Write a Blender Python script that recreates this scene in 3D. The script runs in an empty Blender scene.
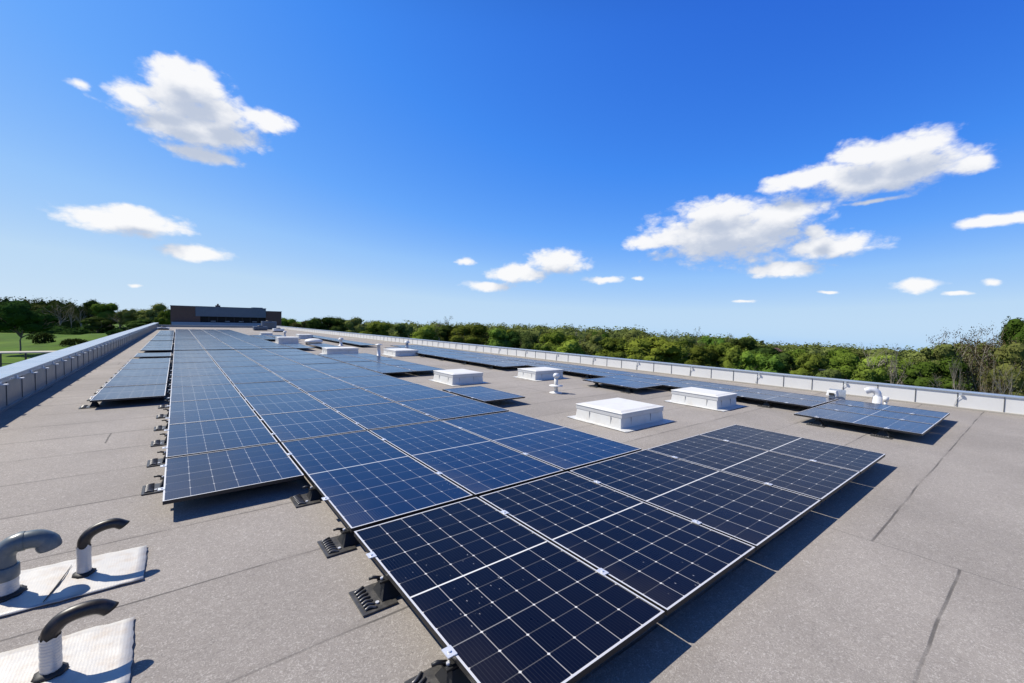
import bpy, bmesh, math, random
from mathutils import Vector, Matrix
R = math.radians
scene = bpy.context.scene
COL = scene.collection

# ------------------------------------------------------------------ camera
CAM = Vector((-0.929, -1.141, 1.608))
cd = bpy.data.cameras.new('camera'); cam = bpy.data.objects.new('camera', cd); COL.objects.link(cam)
cx, cy, cz = Vector((.7849732, -.61904247, .0245662)), Vector((.00830032, .05015805, .9987068)), Vector((-.61947412, -.78375417, .04451097))
M = Matrix.Identity(4)
for i in range(3):
    M[i][0], M[i][1], M[i][2], M[i][3] = cx[i], cy[i], cz[i], CAM[i]
cam.matrix_world = M
cd.sensor_width = 36; cd.lens = 36 * 424.69 / 1024
cd.clip_start = .05; cd.clip_end = 9000
scene.camera = cam

# ------------------------------------------------------------------ sun, sky
SUN_EL, SUN_AZ = 48.0, -37.0          # azimuth clockwise from +Y: the sun stands to the left
sd = bpy.data.lights.new('sun', 'SUN'); sd.energy = 5.0; sd.angle = R(.53); sd.color = (1, .945, .84)
sun = bpy.data.objects.new('sun', sd); COL.objects.link(sun)
sv = Vector((math.sin(R(SUN_AZ)) * math.cos(R(SUN_EL)), math.cos(R(SUN_AZ)) * math.cos(R(SUN_EL)), math.sin(R(SUN_EL))))
sun.rotation_euler = sv.to_track_quat('Z', 'Y').to_euler(); sun.location = (-40, 40, 60)

scene.view_settings.view_transform = 'Standard'; scene.view_settings.look = 'None'
scene.view_settings.exposure = 0.34; scene.view_settings.gamma = 1.0

w = bpy.data.worlds.new('World'); scene.world = w; w.use_nodes = True
nt = w.node_tree; nt.nodes.clear()


def N(t, typ, **kw):
    n = t.nodes.new(typ)
    for k, v in kw.items():
        if k.startswith('i_'):
            n.inputs[int(k[2:])].default_value = v
        else:
            setattr(n, k, v)
    return n


def MA(t, op, a, b=None, c=None, clamp=False):
    n = t.nodes.new('ShaderNodeMath'); n.operation = op; n.use_clamp = clamp
    for i, v in enumerate((a, b, c)):
        if v is None: continue
        if isinstance(v, (int, float)): n.inputs[i].default_value = v
        else: t.links.new(v, n.inputs[i])
    return n.outputs[0]


def VM(t, op, a, b=None, c=None, out=0):
    n = t.nodes.new('ShaderNodeVectorMath'); n.operation = op
    for i, v in enumerate((a, b, c)):
        if v is None: continue
        if isinstance(v, (tuple, Vector)): n.inputs[i].default_value = v
        else: t.links.new(v, n.inputs[i])
    return n.outputs[out]


def MIX(t, f, a, b, mode='MIX'):
    n = t.nodes.new('ShaderNodeMix'); n.data_type = 'RGBA'; n.blend_type = mode
    for s, v in ((n.inputs[0], f), (n.inputs[6], a), (n.inputs[7], b)):
        if isinstance(v, (int, float)): s.default_value = v
        elif isinstance(v, tuple): s.default_value = (*v, 1) if len(v) == 3 else v
        else: t.links.new(v, s)
    return n.outputs[2]


def RAMP(t, f, lo, hi, a=0., b=1.):
    n = t.nodes.new('ShaderNodeMapRange'); n.interpolation_type = 'SMOOTHSTEP'
    t.links.new(f, n.inputs[0])
    n.inputs[1].default_value = lo; n.inputs[2].default_value = hi
    n.inputs[3].default_value = a; n.inputs[4].default_value = b
    return n.outputs[0]


sky = N(nt, 'ShaderNodeTexSky'); sky.sky_type = 'NISHITA'; sky.sun_disc = False
sky.sun_elevation = R(SUN_EL); sky.sun_rotation = R(SUN_AZ)
sky.altitude = 300; sky.air_density = 1.0; sky.dust_density = .3; sky.ozone_density = 2.5
# grade of the sky colour (a deep polarised blue overhead, paler toward the horizon)
sk = N(nt, 'ShaderNodeSeparateColor'); nt.links.new(sky.outputs[0], sk.inputs[0])
rp = N(nt, 'ShaderNodeValToRGB'); nt.links.new(MA(nt, 'MULTIPLY', sk.outputs[0], .1), rp.inputs[0])


def lin(c): return tuple((v / 12.92 if v < .04045 else ((v + .055) / 1.055) ** 2.4) / 1.266 for v in (x / 255 for x in c))


GR = [(.085, (42, 101, 212)), (.112, (54, 120, 226)), (.15, (68, 140, 241)), (.23, (104, 168, 251)), (.34, (150, 197, 251)), (.55, (188, 218, 246)), (.95, (203, 225, 245))]
while len(rp.color_ramp.elements) < len(GR): rp.color_ramp.elements.new(.5)
for e_, (p_, c_) in zip(rp.color_ramp.elements, GR): e_.position = p_
for e_, (p_, c_) in zip(rp.color_ramp.elements, GR): e_.color = (*lin(c_), 1)
skg = VM(nt, 'MULTIPLY', rp.outputs[0], (10, 10, 10))

# clouds: (azimuth, elevation, half width, half height) in degrees, strength
BL = [(1.14, 22.68, 3.68, 2.09), (0.33, 23.63, 1.8, 1.02), (-3.27, 20.63, 2.07, 0.93), (1.79, 19.08, 5.82, 1.68), (7.84, 21.29, 3.14, 1.06), (2.37, 16.75, 3.13, 0.77), (-7.0, 20.19, 1.04, 0.56), (-1.0, 21.2, 3.2, 1.0), (4.2, 20.9, 3.4, 1.6), (0.5, 20.4, 3.2, 1.2), (73.2, 16.2, 3.4, 1.1), (57.8, 10.8, 2.6, 1.0), (-3.56, 8.88, 4.46, 1.25), (-3.33, 9.78, 1.94, 0.86), (2.04, 6.43, 2.96, 0.85), (-3.41, 2.93, 0.67, 0.3), (44.07, 8.15, 3.97, 1.55), (38.9, 6.63, 3.48, 1.18), (35.19, 4.95, 3.21, 0.66), (31.93, 7.98, 1.85, 0.65), (50.41, 5.86, 2.82, 0.65), (54.44, 5.98, 1.24, 0.38), (64.64, 11.07, 8.77, 3.2), (63.66, 13.64, 4.56, 1.8), (69.94, 12.61, 4.05, 1.93), (55.13, 10.46, 2.69, 0.98), (74.5, 8.9, 4.0, 1.26), (73.36, 10.68, 1.07, 0.94), (70.6, 6.67, 3.44, 0.89), (79.09, 15.63, 6.1, 1.85), (80.18, 17.46, 3.3, 1.51), (76.82, 17.64, 2.43, 1.31), (70.35, 16.01, 2.48, 0.93), (84.92, 15.0, 1.12, 0.84), (78.31, 13.05, 2.73, 0.38), (86.15, 10.02, 2.16, 0.52), (87.87, 10.08, 1.12, 0.5), (81.82, 4.71, 1.69, 0.67), (86.66, 4.66, 0.89, 0.44), (84.49, 3.67, 1.16, 0.28), (67.08, 3.22, 1.86, 0.29), (74.73, 4.02, 1.22, 0.21),
      # clouds out of the picture
      (-40, 25, 9, 3), (-62, 14, 12, 3), (-90, 30, 10, 4), (120, 16, 12, 3.5), (150, 26, 12, 5), (-140, 18, 14, 4)]
tc = N(nt, 'ShaderNodeTexCoord')
dirv = tc.outputs['Generated']
sep = N(nt, 'ShaderNodeSeparateXYZ'); nt.links.new(dirv, sep.inputs[0])
az = MA(nt, 'MULTIPLY', MA(nt, 'ARCTAN2', sep.outputs[0], sep.outputs[1]), 57.2958)
el = MA(nt, 'MULTIPLY', MA(nt, 'ARCSINE', sep.outputs[2]), 57.2958)
cmb = N(nt, 'ShaderNodeCombineXYZ'); nt.links.new(az, cmb.inputs[0]); nt.links.new(el, cmb.inputs[1])
n1 = N(nt, 'ShaderNodeTexNoise'); n1.inputs['Scale'].default_value = 9; n1.inputs['Detail'].default_value = 5; n1.inputs['Roughness'].default_value = .55
nt.links.new(dirv, n1.inputs['Vector'])
wv = VM(nt, 'MULTIPLY', VM(nt, 'SUBTRACT', n1.outputs['Color'], (.5, .5, .5)), (2.2, 1.3, 0))
pw0 = VM(nt, 'ADD', cmb.outputs[0], wv)
n2 = N(nt, 'ShaderNodeTexNoise'); n2.inputs['Scale'].default_value = 22; n2.inputs['Detail'].default_value = 7; n2.inputs['Roughness'].default_value = .56
mp = N(nt, 'ShaderNodeMapping'); mp.inputs['Scale'].default_value = (1, 1, 1.7); nt.links.new(dirv, mp.inputs['Vector'])
nt.links.new(mp.outputs[0], n2.inputs['Vector'])
vb = N(nt, 'ShaderNodeTexVoronoi'); vb.feature = 'F1'; vb.normalize = True
vb.inputs['Scale'].default_value = 36; vb.inputs['Detail'].default_value = 3; vb.inputs['Roughness'].default_value = .55
vw = VM(nt, 'ADD', mp.outputs[0], VM(nt, 'MULTIPLY', VM(nt, 'SUBTRACT', n2.outputs['Color'], (.5, .5, .5)), (.03, .03, .03)))
nt.links.new(vw, vb.inputs['Vector'])
fb = MA(nt, 'ADD', MA(nt, 'MULTIPLY', MA(nt, 'SUBTRACT', n2.outputs[0], .5), .8), MA(nt, 'MULTIPLY', MA(nt, 'SUBTRACT', .36, vb.outputs['Distance']), .82))


def field(p):
    m = None
    for i_, (a, e, sx, sy) in enumerate(BL):
        sx *= 1.1; sy *= 1.1
        l = VM(nt, 'LENGTH', VM(nt, 'MULTIPLY_ADD', p, (1 / sx, 1 / sy, 0), (-a / sx, -e / sy, 0)), out=1)
        if i_ in (6, 15, 19, 20, 21, 34, 38, 39, 40, 41): l = MA(nt, 'ADD', l, .30)
        m = l if m is None else MA(nt, 'SMOOTH_MIN', m, l, .24)
    return MA(nt, 'SUBTRACT', 1, m)


d0 = field(pw0)
d1 = field(VM(nt, 'ADD', pw0, (-.5, 2.0, 0)))
dens = MA(nt, 'MULTIPLY_ADD', fb, 1.35, d0)
alpha = RAMP(nt, dens, -.10, .52)
alpha = MA(nt, 'MULTIPLY', alpha, .97)
# light on the cloud: thick cloud between the point and the sun greys it
dl = MA(nt, 'MULTIPLY_ADD', fb, .9, MA(nt, 'SUBTRACT', MA(nt, 'MULTIPLY', d0, .35), d1))
lit = RAMP(nt, dl, -.58, .38)
ccol = MIX(nt, lit, (4.2, 4.7, 5.7), (7.7, 7.7, 7.75))
# sky dimmed and less blue overhead, above the view, to cut fill and reflections
zen = RAMP(nt, el, 32, 54, 1.0, .40)
zc = N(nt, 'ShaderNodeCombineXYZ')
nt.links.new(zen, zc.inputs[0]); nt.links.new(zen, zc.inputs[1]); nt.links.new(MA(nt, 'MULTIPLY', zen, RAMP(nt, el, 33, 60, 1.0, .8)), zc.inputs[2])
skyc = VM(nt, 'MULTIPLY', skg, zc.outputs[0])
fin = MIX(nt, alpha, skyc, ccol)
bg = N(nt, 'ShaderNodeBackground'); bg.inputs['Strength'].default_value = .1
nt.links.new(fin, bg.inputs['Color'])
wo = N(nt, 'ShaderNodeOutputWorld'); nt.links.new(bg.outputs[0], wo.inputs[0])


# ------------------------------------------------------------------ materials
def mat(name, color=(.5, .5, .5), rough=.6, metal=0., spec=.5):
    m = bpy.data.materials.new(name); m.use_nodes = True
    b = m.node_tree.nodes['Principled BSDF']
    b.inputs['Base Color'].default_value = (*color, 1); b.inputs['Roughness'].default_value = rough
    b.inputs['Metallic'].default_value = metal; b.inputs['Specular IOR Level'].default_value = spec
    return m


def bsdf(m): return m.node_tree.nodes['Principled BSDF']


def noise(t, vec, scale, detail=4, rough=.55):
    n = t.nodes.new('ShaderNodeTexNoise'); n.inputs['Scale'].default_value = scale
    n.inputs['Detail'].default_value = detail; n.inputs['Roughness'].default_value = rough
    if vec is not None: t.links.new(vec, n.inputs['Vector'])
    return n.outputs[0]


def worn(name, color, rough=.55, metal=0., amt=.25, scale=6, dirt=(.3, .27, .23), spec=.5):
    """plain material with patchy dirt and slight roughness change"""
    m = mat(name, color, rough, metal, spec); t = m.node_tree; b = bsdf(m)
    g = t.nodes.new('ShaderNodeNewGeometry')
    f = RAMP(t, noise(t, g.outputs['Position'], scale, 6, .65), .42, .75, 0, amt)
    c = MIX(t, f, color, dirt)
    t.links.new(c, b.inputs['Base Color'])
    r = MA(t, 'MULTIPLY_ADD', noise(t, g.outputs['Position'], scale * 2.3, 4), .3, rough - .15)
    t.links.new(r, b.inputs['Roughness'])
    return m


M_ = {}
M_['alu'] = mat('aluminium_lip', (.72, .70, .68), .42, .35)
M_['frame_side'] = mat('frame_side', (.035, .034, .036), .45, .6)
M_['clamp'] = worn('clamp_metal', (.78, .78, .79), .4, .5, .1)
M_['black'] = mat('black_plastic', (.012, .012, .013), .5)
M_['foot'] = worn('foot_metal', (.07, .067, .064), .45, .5, .4, 20, (.25, .23, .2))
M_['rib'] = worn('foot_rib', (.13, .13, .132), .4, .6, .5, 40)
M_['white'] = worn('white_membrane', (.66, .65, .625), .5, 0, .42, 3.5, (.55, .50, .42))
M_['white_side'] = worn('white_flashing', (.60, .595, .575), .45, 0, .5, 5, (.5, .46, .4))
M_['white_metal'] = worn('white_metal', (.62, .63, .65), .4, .1, .2, 4)
M_['lap'] = mat('lap_seam', (.36, .35, .33), .6)  # darker grey of the lap joints on the skylight curbs
M_['lid_edge'] = worn('lid_edge', (.56, .56, .56), .4, .2, .2, 5)
M_['dark_gap'] = mat('dark_gap', (.03, .03, .03), .8)
M_['pvc'] = worn('grey_pvc', (.095, .118, .13), .36, 0, .35, 14, (.26, .26, .25))
M_['rubber'] = worn('black_pipe', (.014, .012, .011), .42, 0, .7, 22, (.07, .045, .032))
M_['collar'] = mat('bitumen_collar', (.02, .018, .017), .6)
M_['brick'] = mat('brick', (.1, .05, .04), .85)
t = M_['brick'].node_tree
g = t.nodes.new('ShaderNodeTexCoord'); bt = t.nodes.new('ShaderNodeTexBrick')
mp_ = t.nodes.new('ShaderNodeMapping'); mp_.inputs['Rotation'].default_value = (R(90), 0, 0); t.links.new(g.outputs['Object'], mp_.inputs['Vector'])
bt.inputs['Scale'].default_value = 4; bt.inputs['Color1'].default_value = (.105, .055, .045, 1); bt.inputs['Color2'].default_value = (.075, .045, .04, 1); bt.inputs['Mortar'].default_value = (.12, .1, .09, 1)
t.links.new(mp_.outputs[0], bt.inputs['Vector']); t.links.new(bt.outputs[0], bsdf(M_['brick']).inputs['Base Color'])
M_['slate_metal'] = worn('blue_grey_cladding', (.085, .115, .165), .45, .35, .2, .8, (.06, .08, .11))
M_['blue_metal'] = worn('blue_flashing', (.12, .2, .33), .4, .3, .2, 1.5, (.1, .14, .2))
M_['window'] = mat('dark_glazing', (.006, .007, .01), .45, 0, .15)
M_['concrete'] = worn('concrete', (.38, .35, .3), .85, 0, .4, .6)
M_['dark_steel'] = mat('dark_steel', (.04, .04, .042), .5, .4)
M_['grey_strip'] = mat('grey_panel', (.2, .21, .22), .5)

# white coping / cladding of the parapets
M_['coping'] = worn('coping_metal', (.40, .43, .46), .30, .4, .4, 1.2, (.3, .32, .34))
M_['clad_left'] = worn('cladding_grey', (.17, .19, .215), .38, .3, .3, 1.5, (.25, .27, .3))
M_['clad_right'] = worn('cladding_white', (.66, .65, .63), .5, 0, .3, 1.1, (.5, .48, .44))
M_['seam'] = mat('seam', (.10, .105, .11), .5, .4)
M_['rail'] = worn('rail_metal', (.6, .64, .7), .35, .6, .2, 2)

# striped, rippled aluminium flashing under the pipes
m = worn('flashing_foil', (.53, .505, .465), .48, .12, .75, 9, (.44, .36, .28)); M_['foil'] = m
t = m.node_tree; tcn = t.nodes.new('ShaderNodeTexCoord'); wvn = t.nodes.new('ShaderNodeTexWave'); wvn.inputs['Scale'].default_value = 24; wvn.inputs['Distortion'].default_value = 2.4; wvn.inputs['Detail'].default_value = 3
t.links.new(tcn.outputs['Object'], wvn.inputs['Vector']); bp = t.nodes.new('ShaderNodeBump'); bp.inputs['Strength'].default_value = .30; bp.inputs['Distance'].default_value = .004
t.links.new(MA(t, 'MULTIPLY_ADD', noise(t, tcn.outputs['Object'], 9, 4), 1.6, MA(t, 'MULTIPLY', wvn.outputs[1], .13)), bp.inputs['Height']); t.links.new(bp.outputs[0], bsdf(m).inputs['Normal'])
m = worn('foil_wrap', (.5, .5, .5), .38, .3, .4, 12, (.45, .42, .4)); M_['wrap'] = m
t = m.node_tree; tcn = t.nodes.new('ShaderNodeTexCoord'); wvn = t.nodes.new('ShaderNodeTexWave'); wvn.bands_direction = 'Z'; wvn.inputs['Scale'].default_value = 22; wvn.inputs['Distortion'].default_value = 2.5; wvn.inputs['Detail'].default_value = 3
t.links.new(tcn.outputs['Object'], wvn.inputs['Vector']); bp = t.nodes.new('ShaderNodeBump'); bp.inputs['Strength'].default_value = .22; bp.inputs['Distance'].default_value = .004
t.links.new(wvn.outputs[1], bp.inputs['Height']); t.links.new(bp.outputs[0], bsdf(m).inputs['Normal'])

# --- mineral felt roof
m = mat('roof_felt', (.3, .28, .26), .92, 0, .25); M_['roof'] = m; t = m.node_tree; b = bsdf(m)
g = t.nodes.new('ShaderNodeNewGeometry'); P = g.outputs['Position']
sp = t.nodes.new('ShaderNodeSeparateXYZ'); t.links.new(P, sp.inputs[0])
wob = noise(t, P, .9, 2)
yw = MA(t, 'MULTIPLY_ADD', MA(t, 'SUBTRACT', wob, .5), .05, sp.outputs[1])
# the left roll run is offset from the right one
rgt = MA(t, 'GREATER_THAN', sp.outputs[0], 3.25)
yo = MA(t, 'MULTIPLY_ADD', rgt, -.47, yw)
rowf = MA(t, 'DIVIDE', MA(t, 'SUBTRACT', yo, .09), .925)
fr = MA(t, 'FRACT', rowf)
dist = MA(t, 'MULTIPLY', MA(t, 'MINIMUM', fr, MA(t, 'SUBTRACT', 1, fr)), .925)
brk = RAMP(t, noise(t, P, 1.7, 4), .36, .6, .25, 1.)
seam = MA(t, 'MULTIPLY', RAMP(t, dist, .004, .011, 1, 0), brk)
rid = MA(t, 'FLOOR', rowf)
wn = t.nodes.new('ShaderNodeTexWhiteNoise'); wn.noise_dimensions = '1D'; t.links.new(rid, wn.inputs['W'])
xw = MA(t, 'MULTIPLY_ADD', MA(t, 'SUBTRACT', noise(t, VM(t, 'MULTIPLY', P, (0, 1, 0)), 2.2, 7, .65), .5), .085, sp.outputs[0])
xe = MA(t, 'DIVIDE', MA(t, 'MULTIPLY_ADD', wn.outputs['Value'], 7.5, MA(t, 'SUBTRACT', xw, 5.3)), 7.5)
fx = MA(t, 'FRACT', xe)
dx = MA(t, 'MULTIPLY', MA(t, 'MINIMUM', fx, MA(t, 'SUBTRACT', 1, fx)), 7.5)
lap1 = RAMP(t, dx, .004, .012, 1, 0)
dlap = MA(t, 'ABSOLUTE', MA(t, 'SUBTRACT', xw, 3.25))
lap2 = MA(t, 'MULTIPLY', RAMP(t, dlap, .001, .0045, 1, 0), RAMP(t, noise(t, P, 3, 3), .35, .5, .4, 1))
lines = MA(t, 'MAXIMUM', seam, MA(t, 'MAXIMUM', MA(t, 'MULTIPLY', lap1, MA(t, 'GREATER_THAN', sp.outputs[1], 6)), lap2))
# tone difference between rolls, stains, granules
tone = MA(t, 'MULTIPLY_ADD', wn.outputs['Value'], .09, .955)
st = RAMP(t, noise(t, P, .55, 6, .62), .3, .72, .88, 1.07)
fleck = t.nodes.new('ShaderNodeTexNoise'); fleck.inputs['Scale'].default_value = 58; fleck.inputs['Detail'].default_value = 3; fleck.inputs['Distortion'].default_value = 2.2; t.links.new(P, fleck.inputs['Vector'])
fine = noise(t, P, 420, 2)
fl = RAMP(t, fleck.outputs[0], .52, .66, 0, 1)
fd = RAMP(t, fleck.outputs[0], .30, .46, 1, 0)
c = MIX(t, fl, (.306, .274, .246), (.47, .435, .395))
c = MIX(t, MA(t, 'MULTIPLY', fd, .55), c, (.155, .138, .125))
c = MIX(t, RAMP(t, fine, .35, .65, 0, .5), c, (.165, .152, .142))
dstain = RAMP(t, noise(t, P, 2.6, 7, .7), .58, .80, 0, .34)
c = MIX(t, dstain, c, (.165, .155, .145))
sc_ = MA(t, 'MULTIPLY', tone, st)
vv = t.nodes.new('ShaderNodeCombineXYZ')
for i in range(3): t.links.new(sc_, vv.inputs[i])
c = MIX(t, 1.0, c, vv.outputs[0], 'MULTIPLY')
pond = RAMP(t, MA(t, 'ABSOLUTE', MA(t, 'SUBTRACT', noise(t, P, .42, 3, .5), .56)), .004, .02, .05, 0)      # dried puddle rims
c = MIX(t, pond, c, (.46, .42, .37))
nearseam = MA(t, 'MULTIPLY', RAMP(t, dist, .0, .07, .20, 0), RAMP(t, noise(t, P, 5, 4), .35, .65))
c = MIX(t, nearseam, c, (.15, .13, .115))
c = MIX(t, MA(t, 'MULTIPLY', lines, .7), c, (.05, .047, .045))
t.links.new(c, b.inputs['Base Color'])
bp = t.nodes.new('ShaderNodeBump'); bp.inputs['Strength'].default_value = .5; bp.inputs['Distance'].default_value = .003
t.links.new(MA(t, 'SUBTRACT', MA(t, 'MULTIPLY_ADD', fine, .6, fleck.outputs[0]), MA(t, 'MULTIPLY', lines, 1.2)), bp.inputs['Height']); t.links.new(bp.outputs[0], b.inputs['Normal'])

# --- solar cells.  UV: u 0..6 across, v 0..12 along, the half-cut gap at v = 6
def cell_material(key, c1, c2, c3, r0, r1, ior, ln_=1., du_=1.):
  m = mat('solar_cells', (.01, .012, .03), .25, 0, .5); M_[key] = m; t = m.node_tree; b = bsdf(m)
  uv = t.nodes.new('ShaderNodeUVMap'); uv.uv_map = 'UVMap'
  s = t.nodes.new('ShaderNodeSeparateXYZ'); t.links.new(uv.outputs[0], s.inputs[0]); U, V = s.outputs[0], s.outputs[1]


  def dgrid(x, period=1.0):
      f = MA(t, 'FRACT', MA(t, 'DIVIDE', x, period))
      return MA(t, 'MULTIPLY', MA(t, 'MINIMUM', f, MA(t, 'SUBTRACT', 1, f)), period)


  du, dv = dgrid(U), dgrid(V)
  colL = RAMP(t, du, .008, .021, 1, 0)
  rowL = RAMP(t, dv, .008, .022, 1, 0)
  row3 = RAMP(t, dgrid(V, 3.0), .012, .03, 1, 0)
  dm = MA(t, 'ABSOLUTE', MA(t, 'SUBTRACT', V, 6))
  midL = RAMP(t, dm, .030, .048, 1, 0)
  bus = RAMP(t, dgrid(U, 1 / 9.), .004, .010, 1, 0)
  dia = RAMP(t, MA(t, 'ADD', du, dv), .04, .07, 1, 0)
  ob = t.nodes.new('ShaderNodeObjectInfo')
  geo = t.nodes.new('ShaderNodeNewGeometry'); P = geo.outputs['Position']
  cellid = t.nodes.new('ShaderNodeCombineXYZ'); t.links.new(MA(t, 'FLOOR', U), cellid.inputs[0]); t.links.new(MA(t, 'FLOOR', V), cellid.inputs[1]); t.links.new(ob.outputs['Random'], cellid.inputs[2])
  wn = t.nodes.new('ShaderNodeTexWhiteNoise'); wn.noise_dimensions = '3D'; t.links.new(cellid.outputs[0], wn.inputs['Vector'])
  base = MIX(t, wn.outputs['Value'], c1, c2)
  base = MIX(t, MA(t, 'MULTIPLY', ob.outputs['Random'], .6), base, c3)
  c = MIX(t, MA(t, 'MULTIPLY', bus, .085), base, (.22, .22, .24))
  c = MIX(t, MA(t, 'MULTIPLY', rowL, .26), c, (.30, .29, .28))
  c = MIX(t, MA(t, 'MULTIPLY', row3, .35), c, (.42, .41, .40))
  c = MIX(t, MA(t, 'MULTIPLY', colL, .60 * ln_), c, (.46, .45, .44))
  c = MIX(t, MA(t, 'MULTIPLY', dia, ln_), c, (.62, .60, .58))
  c = MIX(t, MA(t, 'MULTIPLY', midL, ln_), c, (.68, .67, .65))
  # dust film, heavier toward the lower left corner of each panel, and pale droppings
  dn = noise(t, P, 3.2, 6, .65)
  cor = MA(t, 'SUBTRACT', 1.25, MA(t, 'ADD', MA(t, 'MULTIPLY', U, .55), MA(t, 'MULTIPLY', MA(t, 'SUBTRACT', 12, V), .10)))
  dust = MA(t, 'MULTIPLY', RAMP(t, MA(t, 'MULTIPLY_ADD', MA(t, 'SUBTRACT', dn, .5), 1.2, cor), .1, 1.2), .075)
  film = RAMP(t, dn, .35, .8, .0, .010)
  dust = MA(t, 'MULTIPLY', MA(t, 'ADD', dust, film), du_)
  c = MIX(t, dust, c, (.34, .28, .23))
  vo = t.nodes.new('ShaderNodeTexVoronoi'); vo.inputs['Scale'].default_value = 30; vo.inputs['Randomness'].default_value = 1; t.links.new(VM(t, 'MULTIPLY', P, (1.7, .75, 1)), vo.inputs['Vector'])
  streak = noise(t, P, 1.15, 2)
  spot = MA(t, 'MULTIPLY', RAMP(t, MA(t, 'MULTIPLY_ADD', noise(t, P, 60, 2), .2, vo.outputs['Distance']), .19, .27, 1, 0), RAMP(t, streak, .54, .64))
  vs = t.nodes.new('ShaderNodeSeparateXYZ'); t.links.new(vo.outputs['Color'], vs.inputs[0])
  spot = MA(t, 'MULTIPLY', spot, MA(t, 'GREATER_THAN', vs.outputs[0], .72))
  c = MIX(t, MA(t, 'MULTIPLY', spot, .45), c, (.55, .55, .56))
  t.links.new(c, b.inputs['Base Color'])
  rr = MA(t, 'MULTIPLY_ADD', dn, r1, r0)
  t.links.new(MA(t, 'ADD', rr, MA(t, 'MULTIPLY', dust, .8)), b.inputs['Roughness'])
  b.inputs['IOR'].default_value = ior; b.inputs['Specular Tint'].default_value = (.38, .62, 1, 1)


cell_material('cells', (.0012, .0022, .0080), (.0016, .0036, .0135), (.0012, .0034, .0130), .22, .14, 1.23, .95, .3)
cell_material('cells_reflect_blue', (.0032, .0105, .034), (.0044, .0140, .046), (.0036, .0130, .044), .13, .12, 1.40, .68, .8)  # bluer base paints in the blue sky reflection on all other panels

# --- vegetation
def leafmat(name, c1, c2, c3):
    m = bpy.data.materials.new(name); m.use_nodes = True; t = m.node_tree; t.nodes.clear()
    g = t.nodes.new('ShaderNodeNewGeometry'); o = t.nodes.new('ShaderNodeObjectInfo')
    r = g.outputs['Random Per Island']
    n = noise(t, g.outputs['Position'], .45, 3)
    c = MIX(t, r, c1, c2); c = MIX(t, RAMP(t, n, .4, .7, 0, .8), c, c3)
    h = t.nodes.new('ShaderNodeHueSaturation'); t.links.new(c, h.inputs['Color'])
    t.links.new(MA(t, 'MULTIPLY_ADD', o.outputs['Random'], .065, .465), h.inputs['Hue']); t.links.new(MA(t, 'MULTIPLY_ADD', MA(t, 'FRACT', MA(t, 'MULTIPLY', o.outputs['Random'], 7.31)), .85, .50), h.inputs['Value'])
    d = t.nodes.new('ShaderNodeBsdfDiffuse'); tr = t.nodes.new('ShaderNodeBsdfTranslucent')
    mx = t.nodes.new('ShaderNodeMixShader'); mx.inputs[0].default_value = .18
    t.links.new(h.outputs[0], d.inputs[0]); t.links.new(h.outputs[0], tr.inputs[0]); t.links.new(d.outputs[0], mx.inputs[1]); t.links.new(tr.outputs[0], mx.inputs[2])
    ou = t.nodes.new('ShaderNodeOutputMaterial'); t.links.new(mx.outputs[0], ou.inputs[0])
    return m


LM = {'green': leafmat('leaf_green', (.095, .145, .022), (.13, .18, .03), (.07, .11, .02)),
      'bright': leafmat('leaf_bright', (.165, .215, .028), (.21, .26, .04), (.12, .165, .026)),
      'dark': leafmat('leaf_dark', (.035, .065, .016), (.055, .09, .02), (.026, .048, .014)),
      'olive': leafmat('leaf_olive', (.105, .125, .034), (.14, .155, .045), (.078, .09, .028)),
      'brown': leafmat('leaf_brown', (.13, .115, .05), (.17, .145, .065), (.09, .085, .035))}
M_['bark'] = worn('bark', (.13, .105, .08), .9, 0, .5, 2, (.06, .05, .04))
M_['twig'] = worn('pale_twig', (.26, .23, .185), .9, 0, .4, 2, (.14, .12, .09))

m = mat('ground', (.08, .12, .03), .95, 0, .1); M_['ground'] = m; t = m.node_tree
g = t.nodes.new('ShaderNodeNewGeometry'); P = g.outputs['Position']
c = MIX(t, RAMP(t, noise(t, P, .03, 6, .6), .35, .7), (.052, .112, .007), (.092, .155, .012))
c = MIX(t, RAMP(t, noise(t, P, .22, 8, .75), .44, .62, 0, .85), c, (.045, .082, .010))
c = MIX(t, RAMP(t, noise(t, P, .012, 5, .6), .6, .7, 0, .6), c, (.16, .17, .06))
t.links.new(c, bsdf(m).inputs['Base Color'])


# ------------------------------------------------------------------ builders
def mesh_obj(name, bm, mats, parent=None, smooth=False):
    me = bpy.data.meshes.new(name); bm.normal_update(); bm.to_mesh(me); bm.free()
    for m in (mats if isinstance(mats, (list, tuple)) else [mats]): me.materials.append(m)
    if smooth:
        for p in me.polygons: p.use_smooth = True
    o = bpy.data.objects.new(name, me); COL.objects.link(o)
    if parent: o.parent = parent
    return o


def inst(name, me, parent=None):
    o = bpy.data.objects.new(name, me); COL.objects.link(o)
    if parent: o.parent = parent
    return o


def tag(o, label, cat, group=None):
    o['label'] = label; o['category'] = cat
    if group: o['group'] = group
    return o


def thing(name, label, cat, loc=(0, 0, 0), rz=0., group=None):
    o = bpy.data.objects.new(name, None); COL.objects.link(o); o.empty_display_size = .2
    o.location = loc; o.rotation_euler = (0, 0, rz)
    return tag(o, label, cat, group)


def structure(name, bm, m):
    o = mesh_obj(name, bm, m); o['kind'] = 'structure'; return o


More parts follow.
